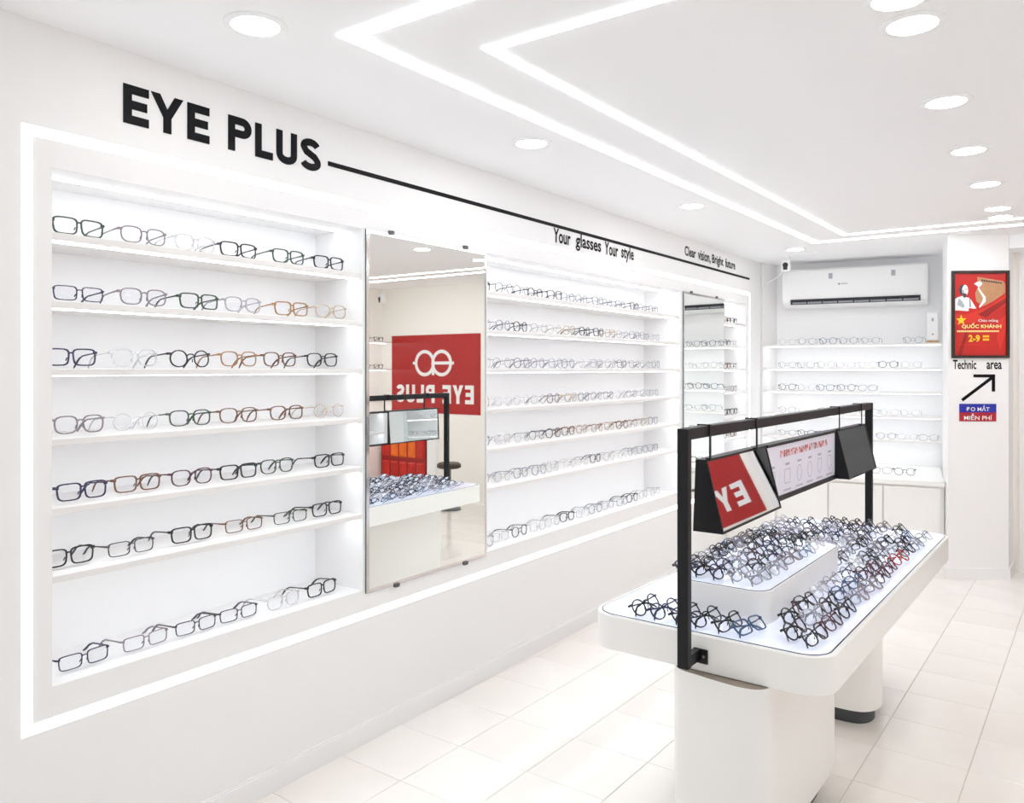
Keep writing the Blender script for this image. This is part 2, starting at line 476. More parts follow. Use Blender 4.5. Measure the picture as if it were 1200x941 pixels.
def glyph(mb, ch, x, z, w_, h, t, put, d=0.003):
    """heavy grotesque capitals drawn in a box of w_ x h with stroke t"""
    S = lambda pts, closed=False: stroke(mb, [(x + a * w_, z + b * h) for a, b in pts], t, 0, d, put, closed)
    u, v = t / 2 / w_, t / 2 / h
    if ch == 'E':
        S([(u, 0), (u, 1)])
        for zz in (v, 0.5, 1 - v):
            S([(2 * u, zz), (1 if zz != 0.5 else 0.93, zz)])
    elif ch == 'Y':
        q = t / w_
        pts = [(0, 1), (q * 1.12, 1), (0.5, 0.62), (1 - q * 1.12, 1), (1, 1), (0.5 + q / 2, 0.40), (0.5 + q / 2, 0), (0.5 - q / 2, 0), (0.5 - q / 2, 0.40)]
        mb.loops([[put(x + a * w_, z + b * h, e) for a, b in pts] for e in (0, d)])
    elif ch == 'L':
        S([(u, 0), (u, 1)]); S([(2 * u, v), (1, v)])
    elif ch == 'P':
        S([(u, 0), (u, 1)])
        S([(2 * u, 1 - v), (0.55, 1 - v)] + arc(0.6, 0.705, 0.4 - u, 0.295 - v, 90, -90)[1:-1] + [(0.55, 0.41 + v), (2 * u, 0.41 + v)])
    elif ch == 'U':
        S([(u, 1), (u, 0.32)] + arc(0.5, 0.30, 0.5 - u, 0.30 - v, 180, 360)[1:-1] + [(1 - u, 0.32), (1 - u, 1)])
    elif ch == 'S':
        S(arc(0.5, 0.74, 0.47 - u, 0.26 - v, 15, 200) + [(0.3, 0.575), (0.7, 0.445)] + arc(0.5, 0.27, 0.5 - u, 0.27 - v, 20, -165))

wall_put = lambda a, z, d: (d, a, z)
sg = empty('wall_lettering', 'large black capital lettering on the white wall above the first niche', 'sign')
for ch, a, b in [('E', 1.189, 1.264), ('Y', 1.271, 1.372), ('E', 1.386, 1.460), ('P', 1.527, 1.613), ('L', 1.628, 1.697), ('U', 1.712, 1.797), ('S', 1.812, 1.902)]:
    m = MB()
    glyph(m, ch, a, 2.090, b - a, 0.110, 0.0245, wall_put)
    m.obj('letter', INK, sg)
tag(MB().box(0, 0.002, 1.936, 6.424, 2.1235, 2.1400).obj('wall_stripe', INK), 'long thin black line running along the wall above the niches', 'line')

def text_obj(name, s, parent, m, size_w, size_h, M, extrude=0.0006, bold=0.0):
    """lettering as flat mesh, scaled to size_w x size_h, placed by matrix M (x along the text, y up)"""
    cu = bpy.data.curves.new(name, 'FONT')
    cu.body = s
    cu.size = 1
    cu.extrude = 0.0
    cu.offset = bold
    cu.resolution_u = 3
    tmp = bpy.data.objects.new(name, cu)
    COL.objects.link(tmp)
    dg = bpy.context.evaluated_depsgraph_get()
    me = bpy.data.meshes.new_from_object(tmp.evaluated_get(dg))
    bpy.data.objects.remove(tmp)
    xs = [v.co.x for v in me.vertices]; ys = [v.co.y for v in me.vertices]
    if not xs:
        return None
    x0, x1, y0, y1 = min(xs), max(xs), min(ys), max(ys)
    T = M @ Matrix.Diagonal((size_w / (x1 - x0), size_h / (y1 - y0), 1, 1)) @ Matrix.Translation((-x0, -y0, 0.0))
    me.transform(T)
    me.materials.clear()
    me.materials.append(m)
    o = bpy.data.objects.new(name, me)
    COL.objects.link(o)
    o.parent = parent
    return o
def wallM(y, z, d=0.0015):     # text on the display wall, facing +x
    return Matrix(((0, 0, 1, d), (1, 0, 0, y), (0, 1, 0, z), (0, 0, 0, 1)))
def slogan(label, words):
    e = empty('wall_lettering', label, 'sign', (0, 0, 0))
    for w_, y0, y1, z0, z1 in words:
        text_obj('word', w_, e, INK, y1 - y0, z1 - z0, wallM(y0, z0), bold=0.022)
slogan('smaller black slogan on the wall under the black line, above the middle niche',
       [('Your', 3.435, 3.605, 2.047, 2.121), ('glasses', 3.658, 3.935, 2.030, 2.124), ('Your', 3.977, 4.140, 2.047, 2.121), ('style', 4.178, 4.340, 2.030, 2.124)])
slogan('small black slogan above the black line at the far end of the wall',
       [('Clear', 5.105, 5.300, 2.172, 2.240), ('vision,', 5.338, 5.575, 2.158, 2.240), ('Bright', 5.605, 5.835, 2.155, 2.240), ('future', 5.875, 6.090, 2.172, 2.240)])

# ---------------------------------------------------------------- column: poster, words, arrow, small sign
c0 = Vector((1.479, 6.008)); c1 = Vector((1.812, 6.216))
ce = (c1 - c0).normalized(); cnrm = Vector((ce.y, -ce.x))     # outward, towards the camera
CM = Matrix(((ce.x, 0, cnrm.x, c0.x), (ce.y, 0, cnrm.y, c0.y), (0, 1, 0, 0), (0, 0, 0, 1)))   # x along, y up, z outward
po = empty('poster', 'framed red poster with a yellow star and printed figure on the column', 'poster', (0, 0, 0))
px0, px1, pz0, pz1 = 0.022, 0.392, 1.470, 2.050
f = 0.018
pf = MB()
for a in ((px0, px1, pz0, pz0 + f), (px0, px1, pz1 - f, pz1), (px0, px0 + f, pz0 + f, pz1 - f), (px1 - f, px1, pz0 + f, pz1 - f)):
    pf.box(a[0], a[1], a[2], a[3], 0, 0.016, 0, CM)
pf.obj('frame', WOODF, po)
MB().box(px0 + f, px1 - f, pz0 + f, pz1 - f, 0, 0.006, 0, CM).obj('print_sheet', RED, po)
SX, SZc = (px1 - px0 - 2 * f), (pz1 - pz0 - 2 * f)
def pp(pts, d):      # poster print polygon, u right 0..1, v up 0..1
    base = [(px0 + f + u * SX, pz0 + f + v * SZc) for u, v in pts]
    return MB().loops([[(x, y, 0.006) for x, y in base], [(x, y, 0.006 + d) for x, y in base]], 0, CM)
pp([(0.44, 0.96), (0.98, 0.90), (0.98, 0.76), (0.75, 0.66), (0.55, 0.60), (0.42, 0.66), (0.40, 0.76), (0.46, 0.84)], 0.0004).obj('torn_paper_print', TAN, po)
pp([(0.82, 1.0), (0.99, 0.86), (0.99, 1.0)], 0.0007).obj('flag_fold_print', RED, po)
pp([(0.0, 0.50), (0.25, 0.50), (0.62, 0.58), (1.0, 0.75), (1.0, 0.62), (0.70, 0.50), (0.40, 0.40), (0.0, 0.38)], 0.0006).obj('flag_fold_print', BRIGHTRED, po)
pp([(0.45, 0.50), (1.0, 0.70), (1.0, 0.64), (0.6, 0.46)], 0.0008).obj('flag_fold_print', DEEPRED, po)
pp([(0.85, 0.42), (0.99, 0.5), (0.99, 0.3), (0.88, 0.06), (0.82, 0.2)], 0.0007).obj('flag_fold_print', BRIGHTRED, po)
pp([(0.06, 0.0), (0.2, 0.28), (0.26, 0.28), (0.14, 0.0)], 0.0007).obj('flag_fold_print', DEEPRED, po)
pp([(0.0, 0.55), (0.0, 0.68), (0.06, 0.71), (0.14, 0.725), (0.24, 0.71), (0.30, 0.70), (0.42, 0.575), (0.38, 0.57), (0.28, 0.58), (0.27, 0.54), (0.08, 0.55)], 0.0009).obj('figure_print', PWHITE, po)
pp([(0.09, 0.70), (0.15, 0.66), (0.20, 0.60), (0.16, 0.58), (0.05, 0.62)], 0.0011).obj('figure_print', PGREY, po)
pp([(0.165 + 0.075 * math.cos(a), 0.80 + 0.066 * math.sin(a)) for a in [2 * PI * k / 16 for k in range(16)]], 0.0011).obj('figure_print', PDARK, po)
pp([(0.205 + 0.058 * math.cos(a), 0.795 + 0.068 * math.sin(a)) for a in [2 * PI * k / 16 for k in range(16)]], 0.0013).obj('figure_print', PWHITE, po)
pp([(0.155, 0.80), (0.185, 0.80), (0.19, 0.765), (0.235, 0.76), (0.235, 0.735), (0.20, 0.70), (0.165, 0.715)], 0.0015).obj('figure_print', PGREY, po)
pp([(0.165, 0.765), (0.20, 0.752), (0.235, 0.748), (0.225, 0.722), (0.20, 0.70), (0.165, 0.72)], 0.0017).obj('figure_print', PDARK, po)
pp([(0.20, 0.812), (0.245, 0.812), (0.245, 0.804), (0.20, 0.804)], 0.0017).obj('figure_print', PDARK, po)
pp([(0.29, 0.70), (0.305, 0.70), (0.315, 0.59), (0.295, 0.59)], 0.0013).obj('figure_print', PDARK, po)
pp([(0.38, 0.875), (0.44, 0.90), (0.50, 0.905), (0.54, 0.875), (0.50, 0.845), (0.47, 0.83), (0.52, 0.78), (0.60, 0.715), (0.605, 0.66), (0.56, 0.63), (0.49, 0.58), (0.475, 0.60), (0.53, 0.65), (0.55, 0.70), (0.50, 0.76), (0.45, 0.81), (0.46, 0.84)], 0.0012).obj('map_print', PWHITE, po)
pp([(0.13 + (0.105 if k % 2 == 0 else 0.042) * math.sin(2 * PI * k / 10), 0.43 + (0.068 if k % 2 == 0 else 0.027) * math.cos(2 * PI * k / 10)) for k in range(10)], 0.0014).obj('star_print', YELLOW, po)
def ptext(s, u, v, wd, ht, m, bold=0.02):
    return text_obj('lettering_print', s, po, m, wd * SX, ht * SZc, CM @ Matrix.Translation((px0 + f + u * SX, pz0 + f + v * SZc, 0.0078)), bold=bold)
ptext('QUỐC KHÁNH', 0.14, 0.325, 0.76, 0.075, PALEY, 0.03)
ptext('2-9', 0.27, 0.165, 0.22, 0.085, YELLOW, 0.03)
ptext('Chào mừng', 0.46, 0.40, 0.38, 0.045, PWHITE, 0.01)
MB_l = MB()
for k in range(22):
    u = 0.05 + k * 0.037
    MB_l.box(px0 + f + u * SX, px0 + f + (u + 0.028) * SX, pz0 + f + 0.285 * SZc, pz0 + f + 0.305 * SZc, 0.006, 0.0074, 0, CM)
for k in range(3):
    for r_ in range(2):
        u = 0.55 + k * 0.042
        MB_l.box(px0 + f + u * SX, px0 + f + (u + 0.032) * SX, pz0 + f + (0.18 + r_ * 0.04) * SZc, pz0 + f + (0.205 + r_ * 0.04) * SZc, 0.006, 0.0074, 1, CM)
for k in range(9):
    u = 0.52 + k * 0.045
    MB_l.box(px0 + f + u * SX, px0 + f + (u + 0.03) * SX, pz0 + f + (0.905 - k * 0.004) * SZc, pz0 + f + (0.925 - k * 0.004) * SZc, 0.006, 0.0076, 2, CM)
for k in range(26):
    u = 0.08 + k * 0.028
    MB_l.box(px0 + f + u * SX, px0 + f + (u + 0.018) * SX, pz0 + f + 0.128 * SZc, pz0 + f + 0.135 * SZc, 0.006, 0.0074, 3, CM)
MB_l.obj('small_print', [PALEY, YELLOW, PDARK, BRIGHTRED], po)

t1 = text_obj('column_lettering', 'Technic', None, INK, 0.150, 0.062, CM @ Matrix.Translation((0.034, 1.396, 0.001)), bold=0.02)
tag(t1, 'first black word painted on the column under the red poster', 'sign')
t2 = text_obj('column_lettering', 'area', None, INK, 0.098, 0.046, CM @ Matrix.Translation((0.250, 1.396, 0.001)), bold=0.02)
tag(t2, 'second, shorter black word painted on the column under the red poster', 'sign')
ar = MB()
cput = lambda x, z, d: tuple(CM @ Vector((x, z, d)))
stroke(ar, [(0.092, 1.190), (0.292, 1.346)], 0.020, 0, 0.002, cput)
stroke(ar, [(0.166, 1.352), (0.304, 1.352)], 0.020, 0, 0.0022, cput)
stroke(ar, [(0.294, 1.360), (0.294, 1.248)], 0.020, 0, 0.0024, cput)
tag(ar.obj('arrow', INK), 'black arrow on the column pointing up to the right', 'arrow')
sn = empty('wall_sign', 'small blue and crimson sign under the arrow on the column', 'sign')
MB().box(0.074, 0.311, 1.109, 1.166, 0, 0.004, 0, CM).obj('blue_band', BLUE, sn)
MB().box(0.074, 0.311, 1.050, 1.109, 0, 0.004, 0, CM).obj('crimson_band', SIGNR, sn)
text_obj('lettering', 'ĐO MẮT', sn, PWHITE, 0.150, 0.040, CM @ Matrix.Translation((0.117, 1.118, 0.0046)), bold=0.012)
text_obj('lettering', 'MIỄN PHÍ', sn, PWHITE, 0.180, 0.042, CM @ Matrix.Translation((0.103, 1.059, 0.0046)), bold=0.012)

# ---------------------------------------------------------------- air conditioner, camera, router
KM = Matrix(((dk.x, -nk.x, 0, A.x), (dk.y, -nk.y, 0, A.y), (0, 0, 1, 0), (0, 0, 0, 1)))    # x along the wall, y outward, z up
ac = empty('air_conditioner', 'white wall-mounted air conditioner above the back shelves', 'appliance')
prof = [(-0.21, 2.225), (-0.06, 2.225), (-0.02, 2.219), (-0.004, 2.205), (0.0, 2.18), (0.0, 2.0), (-0.004, 1.965), (-0.014, 1.945), (-0.04, 1.925), (-0.16, 1.905), (-0.21, 1.905)]
def acring(s, k):
    cy, cz = -0.11, 2.07
    return [(s, cy + (y - cy) * k, cz + (z - cz) * k) for y, z in prof]
MB().loops([acring(0.157, 0.90), acring(0.160, 0.97), acring(0.168, 1.0), acring(1.205, 1.0), acring(1.228, 0.985), acring(1.236, 0.93)], 0, KM).obj('body', ACW, ac, smooth=True)
vb = MB()
vm = KM @ Matrix.Translation((0, -0.008, 1.950)) @ Matrix.Rotation(math.radians(-35), 4, 'X')
vb.box(0.225, 1.185, -0.03, 0.006, -0.022, 0.020, 0, vm)
vb.obj('vent_slot', DARK, ac)
for k in range(8):
    a = 0.24 + k * 0.118
    MB().box(a, a + 0.108, -0.002, 0.012, -0.012, 0.002, 0, vm).obj('louvre', ACG, ac)
MB().box(0.20, 1.20, -0.006, 0.010, -0.028, -0.022, 0, vm).obj('flap', ACW, ac)
lg = MB().lathe([(0.008, 0), (0.008, 0.001)], 16, M=KM @ Matrix.Translation((0.60, 0.0003, 2.085)) @ Matrix.Rotation(-PI / 2, 4, 'X'))
for k in range(6):
    lg.box(0.615 + k * 0.008, 0.620 + k * 0.008, 0, 0.001, 2.081, 2.090, 0, KM)
lg.obj('logo_print', ACG, ac)
for a in (0.20, 0.52, 0.98):
    MB().box(a, a + 0.03, 0, 0.001, 2.13, 2.175, 0, KM).obj('sticker', PGREY if a > 0.3 else ACW, ac)

def dome_camera(loc, rz, label):
    e = empty('security_camera', label, 'camera', loc, rz)
    MB().lathe([(0.03, 0.0), (0.032, -0.012), (0.030, -0.02)], 20).obj('base', ACW, e, smooth=True)
    MB().lathe([(0.026, -0.018), (0.036, -0.03), (0.038, -0.08), (0.034, -0.105), (0.015, -0.112)], 24).obj('body', ACW, e, smooth=True)
    MB().lathe([(0.021, 0.0), (0.020, 0.008), (0.012, 0.014)], 20, M=Matrix.Translation((0, -0.033, -0.062)) @ Matrix.Rotation(PI / 2, 4, 'X')).obj('lens', DARK, e, smooth=True)
    MB().box(-0.016, 0.016, -0.040, -0.03, -0.10, -0.064).obj('sensor_face', DARK, e)
    return e
dome_camera((0.27, 6.50, HC), 0.2, 'white ceiling camera with a black lens beside the air conditioner')
tag(MB().tube([(0.26, 6.52, HC - 0.09), (0.20, 6.56, HC - 0.135), (0.14, 6.60, HC - 0.16), (0.06, 6.66, HC - 0.175), (0.03, 6.69, HC - 0.16)], 0.004, 6).obj('cable', ACW, smooth=True), 'thin white cable sagging from the camera to the wall', 'cable')
rt = empty('router', 'white upright box on the top back shelf next to the column', 'device', (*K(1.268, 0.06), 1.600), math.atan2(dk.y, dk.x))
MB().cbox(-0.040, 0.040, -0.04, 0.04, 0.014, 0.235, 0.008).obj('body', ACW, rt)
MB().cbox(-0.044, 0.044, -0.044, 0.044, 0.0005, 0.014, 0.003).obj('base', WOODL, rt)
MB().box(-0.007, 0.007, -0.0415, -0.0399, 0.165, 0.19).obj('indicator', PGREY, rt)
MB().box(-0.006, 0.006, -0.0415, -0.0399, 0.06, 0.072).obj('button', WOODL, rt)

# ---------------------------------------------------------------- things seen only in the mirrors
bn = empty('banner', 'large red banner with white round logo and capitals, seen in the tall mirror', 'banner', (0, 0, 0))
bx0, bx1, bz0, bz1 = 2.84, 4.09, 0.92, 1.765
by = YB
MB().box(bx0, bx1, by - 0.006, by - 0.0005, bz0, bz1).obj('sheet', BANNER, bn)
bput = lambda x, z, d: (x, by - 0.006 - d, z)
bw_ = MB()
gx = bx0 + 0.085
for ch, wd in [('E', 0.115), ('Y', 0.14), ('E', 0.115), (' ', 0.06), ('P', 0.125), ('L', 0.105), ('U', 0.13), ('S', 0.125)]:
    if ch != ' ':
        m = MB()
        glyph(m, ch, gx, 1.03, wd, 0.195, 0.042, bput, 0.002)
        m.obj('letter', PWHITE, bn)
    gx += wd + 0.026
lo = MB()
ring = lambda cx, cz, rr: [(cx + rr * math.cos(2 * PI * k / 28), cz + rr * math.sin(2 * PI * k / 28)) for k in range(28)]
stroke(lo, ring(3.36, 1.46, 0.125), 0.036, 0, 0.002, bput, True)
stroke(lo, ring(3.60, 1.46, 0.125), 0.036, 0, 0.0022, bput, True)
stroke(lo, [(3.25, 1.46), (3.48, 1.46)], 0.032, 0, 0.0024, bput)
stroke(lo, [(3.48, 1.33), (3.48, 1.50)], 0.034, 0, 0.0026, bput)
stroke(lo, [(3.19, 1.46), (3.24, 1.46)], 0.03, 0, 0.0024, bput)
stroke(lo, [(3.72, 1.46), (3.77, 1.46)], 0.03, 0, 0.0024, bput)
lo.obj('logo', PWHITE, bn)
dome_camera((4.10, 6.36, HC - 0.06), 0.5, 'second white ceiling camera, seen in the tall mirror above the banner')
rc = empty('red_cabinet', 'cabinet of glossy orange and red panels, seen in the tall mirror under the banner', 'cabinet', (3.54, YB, 0))
MB().box(0, 0.66, -0.06, -0.002, 0.0, 0.80).obj('body', DEEPRED, rc)
for i in range(5):
    for j in range(2):
        a, z0 = 0.02 + i * 0.128, (0.05, 0.43)[j]
        ring_ = lambda y, k: [(a + k, y, z0 + k), (a + 0.108 - k, y, z0 + k), (a + 0.108 - k, y, z0 + 0.33 - k), (a + k, y, z0 + 0.33 - k)]
        MB().loops([ring_(-0.06, 0), ring_(-0.075, 0.02)]).obj('panel', ORANGE if j == 1 and i in (1, 2, 3) else PANELR, rc)
st = empty('stool', 'dark round stool, seen in the tall mirror beyond the table', 'stool', (2.93, 6.1, 0))
MB().lathe([(0.10, 0.41), (0.12, 0.42), (0.12, 0.45), (0.10, 0.465)], 24).obj('seat', mat('stool_seat', (70, 60, 50), 0.5), st, smooth=True)
MB().lathe([(0.02, 0.03), (0.02, 0.41)], 12).obj('post', CHROME, st)
MB().lathe([(0.12, 0.0005), (0.12, 0.015), (0.03, 0.03)], 24).obj('foot', CHROME, st)
wb = empty('storage_box', 'low white box with a red lid on the floor, seen in the tall mirror', 'box', (2.42, 4.5, 0))
MB().cbox(-0.13, 0.13, -0.18, 0.18, 0.0005, 0.12, 0.006).obj('body', ACW, wb)
MB().cbox(-0.135, 0.135, -0.185, 0.185, 0.12, 0.15, 0.006).obj('lid', DEEPRED, wb)
for k, z in enumerate((0.7, 1.05, 1.4, 1.7)):
    s = tag(MB().box(WR - 0.2, WR, 5.6, 6.45, z - 0.018, z).obj('shelf', SHELF), f'{["lowest", "second lowest", "third lowest", "highest"][k]} shelf on the cream wall, seen at the tall mirror\'s edge', 'shelf', 'shelves opposite')
    MB().box(WR - 0.12, WR - 0.10, 5.61, 6.44, z - 0.022, z - 0.018).obj('light_strip', LEDS, s)

# ---------------------------------------------------------------- display table (local frame: u across, v along)
TM = Matrix.Translation((1.296, 2.165, 0)) @ Matrix.Rotation(-TA, 4, 'Z')
TZ = 0.645
tb = empty('display_table', 'white display table with rounded corners, two pedestals and a black overhead rack', 'table', (1.296, 2.165, 0), -TA)
TU, TL = 0.362, 1.965
outer = lambda i: rrect(-TU + i, TU - i, -0.012 + i, TL - i, 0.085 - i, 9)
RH = 0.105
MB().loops([[(x, y, z) for x, y in outer(i)] for z, i in ((TZ - RH, 0.004), (TZ - RH + 0.003, 0.0), (TZ - 0.003, 0.0), (TZ, 0.003))]).obj('table_top', GLOSSW, tb, smooth=True)
MB().loops([[(x, y, z) for x, y in outer(0.013)] for z in (TZ - 0.004, TZ + 0.0012)]).obj('glass_edge', TEDGE, tb)
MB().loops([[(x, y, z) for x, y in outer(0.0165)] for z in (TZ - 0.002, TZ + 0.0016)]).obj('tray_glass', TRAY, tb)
TT = TZ + 0.0016
PZ = 0.745
plat = lambda i: rrect(-0.150 + i, 0.141 - i, 0.158 + i, 0.965 - i, 0.055 - i, 8)
pl = MB().loops([[(x, y, z) for x, y in plat(i)] for z, i in ((TT, 0), (PZ - 0.002, 0), (PZ, 0.002))]).obj('platform', GLOSSW, tb, smooth=True)
MB().loops([[(x, y, z) for x, y in plat(0.003)] for z in (PZ - 0.002, PZ + 0.0012)]).obj('glass_edge', TEDGE, pl)
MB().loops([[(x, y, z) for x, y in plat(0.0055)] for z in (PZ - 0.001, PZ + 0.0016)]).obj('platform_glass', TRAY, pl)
PT = PZ + 0.0016
def smooth_closed(pts, n=5):
    """Catmull-Rom through a closed outline"""
    out = []
    L = len(pts)
    for i in range(L):
        p0, p1, p2, p3 = (Vector(pts[(i + k - 1) % L]) for k in range(4))
        for k in range(n):
            t = k / n
            out.append(tuple(0.5 * ((2 * p1) + (p2 - p0) * t + (2 * p0 - 5 * p1 + 4 * p2 - p3) * t * t + (3 * p1 - p0 - 3 * p2 + p3) * t ** 3)))
    return out
def pedestal(pts):
    pts = smooth_closed(pts)
    cu, cv = sum(p[0] for p in pts) / len(pts), sum(p[1] for p in pts) / len(pts)
    top = TZ - RH - 0.0005
    sh = lambda k: [(cu + (x - cu) * k, cv + (y - cv) * k) for x, y in pts]
    p = MB().loops([[(x, y, z) for x, y in pts] for z in (0.075, top - 0.0015)]).obj('pedestal', GLOSSW, tb, smooth=True)
    MB().loops([[(x, y, z) for x, y in pts] for z in (top - 0.0015, top)]).obj('top_board', CAPBROWN, p)
    MB().loops([[(x, y, z) for x, y in sh(0.80)] for z in (0.0005, 0.075)]).obj('plinth', PLINTH, p, smooth=True)
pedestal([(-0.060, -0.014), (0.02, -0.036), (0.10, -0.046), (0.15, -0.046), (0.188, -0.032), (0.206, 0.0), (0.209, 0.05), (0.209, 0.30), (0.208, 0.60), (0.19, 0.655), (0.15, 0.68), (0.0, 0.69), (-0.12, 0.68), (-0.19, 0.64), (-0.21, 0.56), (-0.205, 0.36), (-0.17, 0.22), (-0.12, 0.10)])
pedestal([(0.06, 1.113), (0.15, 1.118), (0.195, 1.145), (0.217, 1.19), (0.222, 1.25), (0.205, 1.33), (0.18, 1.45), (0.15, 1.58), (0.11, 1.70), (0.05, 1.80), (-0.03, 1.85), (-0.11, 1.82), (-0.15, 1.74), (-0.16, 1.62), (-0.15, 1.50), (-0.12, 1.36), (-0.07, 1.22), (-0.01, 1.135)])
# rack
RZ = 1.235
def bar(m, u0, u1, v0, v1, z0, z1):
    m.cbox(u0, u1, v0, v1, z0, z1, 0.0015)
for nm, v0, v1, z0 in (('post', -0.105, -0.080, 0.572), ('post', TL + 0.040, TL + 0.065, 0.572)):
    m = MB(); bar(m, -0.017, 0.015, v0, v1, z0, RZ - 0.0012)
    m.obj('post', BLACK, tb)
m = MB(); bar(m, -0.016, 0.014, -0.08, TL + 0.04, RZ - 0.032, RZ)
m.obj('top_bar', BLACK, tb)
m = MB(); m.box(-0.008, 0.012, -0.08, -0.0125, 0.574, 0.605); m.box(-0.008, 0.034, -0.017, -0.0121, 0.566, 0.606)
br = m.obj('bracket', BLACK, tb)
MB().lathe([(0.005, 0), (0.005, 0.002), (0.003, 0.0035)], 12, M=Matrix.Translation((0.022, -0.017, 0.586)) @ Matrix.Rotation(PI / 2, 4, 'X')).obj('bolt', CHROME, br)
m = MB(); m.box(-0.008, 0.012, TL + 0.0005, TL + 0.04, 0.574, 0.605); m.box(-0.034, 0.012, TL + 0.0001, TL + 0.005, 0.566, 0.606)
m.obj('bracket', BLACK, tb)

# hanging display boxes
HZ0, HZ1 = 0.930, 1.138
hd = empty('hanging_display', 'black framed display of two mirror boxes and a white printed panel, hung from the rack', 'display', (1.296, 2.165, 0), -TA)
def wedge_box(v0, v1, twist=0.0):
    pu0, pu1, qu0, qu1 = -0.020, 0.006, -0.028, 0.0575        # top, bottom extents
    g = 0.007
    e = MB().loops([[(pu0, v0, HZ1), (pu1, v0, HZ1), (qu1, v0, HZ0), (qu0, v0, HZ0)], [(pu0, v1, HZ1), (pu1, v1, HZ1), (qu1, v1, HZ0), (qu0, v1, HZ0)]]).obj('mirror_box', BLACK, hd)
    vm_ = (v0 + v1) / 2
    e.matrix_local = Matrix.Translation((0, vm_, 0)) @ Matrix.Rotation(twist, 4, 'Z') @ Matrix.Translation((0, -vm_, 0))
    def face(a, b, s, name):
        # point on the sloped face at height fraction t, pushed out by d along the outward normal
        sl = Vector((b - a, HZ0 - HZ1)).normalized()
        nn = Vector((-sl.y, sl.x)) * s
        L = math.hypot(b - a, HZ0 - HZ1)
        pt = lambda t, d: (a + sl.x * t + nn.x * d, HZ1 + sl.y * t + nn.y * d)
        t0, t1 = g, L - g
        q = [(pt(t, 0.0012)[0], v, pt(t, 0.0012)[1]) for t, v in ((t0, v0 + g), (t0, v1 - g), (t1, v1 - g), (t1, v0 + g))]
        MB().add(q, [(0, 1, 2, 3)]).obj(name, MIRROR2, e)
        fr_ = MB()
        for ta, tb_, va, vb_ in ((0, g, v0, v1), (L - g, L, v0, v1), (g, L - g, v0, v0 + g), (g, L - g, v1 - g, v1)):
            r0 = [(pt(t, d)[0], va, pt(t, d)[1]) for t, d in ((ta, 0), (tb_, 0), (tb_, 0.003), (ta, 0.003))]
            r1 = [(x, vb_, z) for x, _, z in r0]
            fr_.loops([r0, r1])
        fr_.obj('frame', BLACK, e)
    face(pu1, qu1, 1, 'mirror_face')
    face(pu0, qu0, -1, 'rear_mirror_face')
    return e
def hook(e, v):
    m = MB()
    m.box(-0.022, 0.0175, v - 0.005, v + 0.005, RZ + 0.0006, RZ + 0.0036)
    m.box(0.0147, 0.0177, v - 0.005, v + 0.005, HZ1 - 0.004, RZ + 0.003)
    m.box(0.004, 0.0177, v - 0.005, v + 0.005, HZ1 - 0.001, HZ1 + 0.004)
    m.box(-0.022, -0.0168, v - 0.005, v + 0.005, RZ - 0.02, RZ + 0.001)
    m.obj('hook', BLACK, e)
e1 = wedge_box(0.020, 0.552, math.radians(1.2))
hook(hd, 0.045); hook(hd, 0.425)
e3 = wedge_box(1.412, 1.90)
hook(hd, 1.42); hook(hd, 1.80)
e2 = MB().box(-0.030, 0.000, 0.560, 1.408, HZ0, HZ1).obj('display_panel', BLACK, hd)
MB().box(0.0, 0.0015, 0.566, 1.402, HZ0 + 0.018, HZ1 - 0.010).obj('print_sheet', PANELW, e2)
MB().add([(-0.0312, 0.575, HZ0 + 0.012), (-0.0312, 1.395, HZ0 + 0.012), (-0.0312, 1.395, HZ1 - 0.01), (-0.0312, 0.575, HZ1 - 0.01)], [(0, 1, 2, 3)]).obj('rear_mirror_face', MIRROR2, e2)
m = MB()
for a in ((0.560, 1.408, HZ1 - 0.010, HZ1), (0.560, 1.408, HZ0, HZ0 + 0.018)):
    m.box(0.0, 0.006, a[0], a[1], a[2], a[3])
m.obj('frame', BLACK, e2)
m = MB()
rr = random.Random(3)
v = 0.70
for word in (2, 5, 6, 8, 3, 4, 6, 2):
    for k in range(word):
        wl = rr.uniform(0.009, 0.013)
        m.box(0.0015, 0.0021, v, v + 0.003, 1.082, 1.107)
        m.box(0.0015, 0.0021, v, v + wl, rr.choice((1.082, 1.092, 1.103)), rr.choice((1.107, 1.096, 1.107)))
        v += wl + 0.003
        if v > 1.30: break
    v += 0.012
    if v > 1.30: break
m.obj('heading_print', PANELRED, e2)
m = MB()
sp = lambda a, z, d: (0.0015 + d, a, z)
for i, vv in enumerate((0.62, 0.78, 0.92, 1.05, 1.18, 1.32)):
    m.box(0.0015, 0.002, vv - 0.022, vv + 0.022, 1.050, 1.058)
    if i == 1:
        sh = [(vv - 0.03, 0.985), (vv + 0.03, 0.985), (vv + 0.03, 1.035), (vv - 0.03, 1.035)]
    elif i in (2, 3):
        sh = [(vv + 0.026 * math.cos(2 * PI * k / 16), 1.008 + 0.030 * math.sin(2 * PI * k / 16)) for k in range(16)]
    else:
        sh = [(vv, 0.978), (vv + 0.028, 1.0), (vv + 0.024, 1.038), (vv - 0.024, 1.038), (vv - 0.028, 1.0)]
    stroke(m, sh, 0.0022, 0, 0.0005, sp, True)
    for k in range(7):
        m.box(0.0015, 0.002, vv - 0.042 + k * 0.012, vv - 0.034 + k * 0.012, 0.958, 0.964)
m.obj('diagram_print', PGREY, e2)

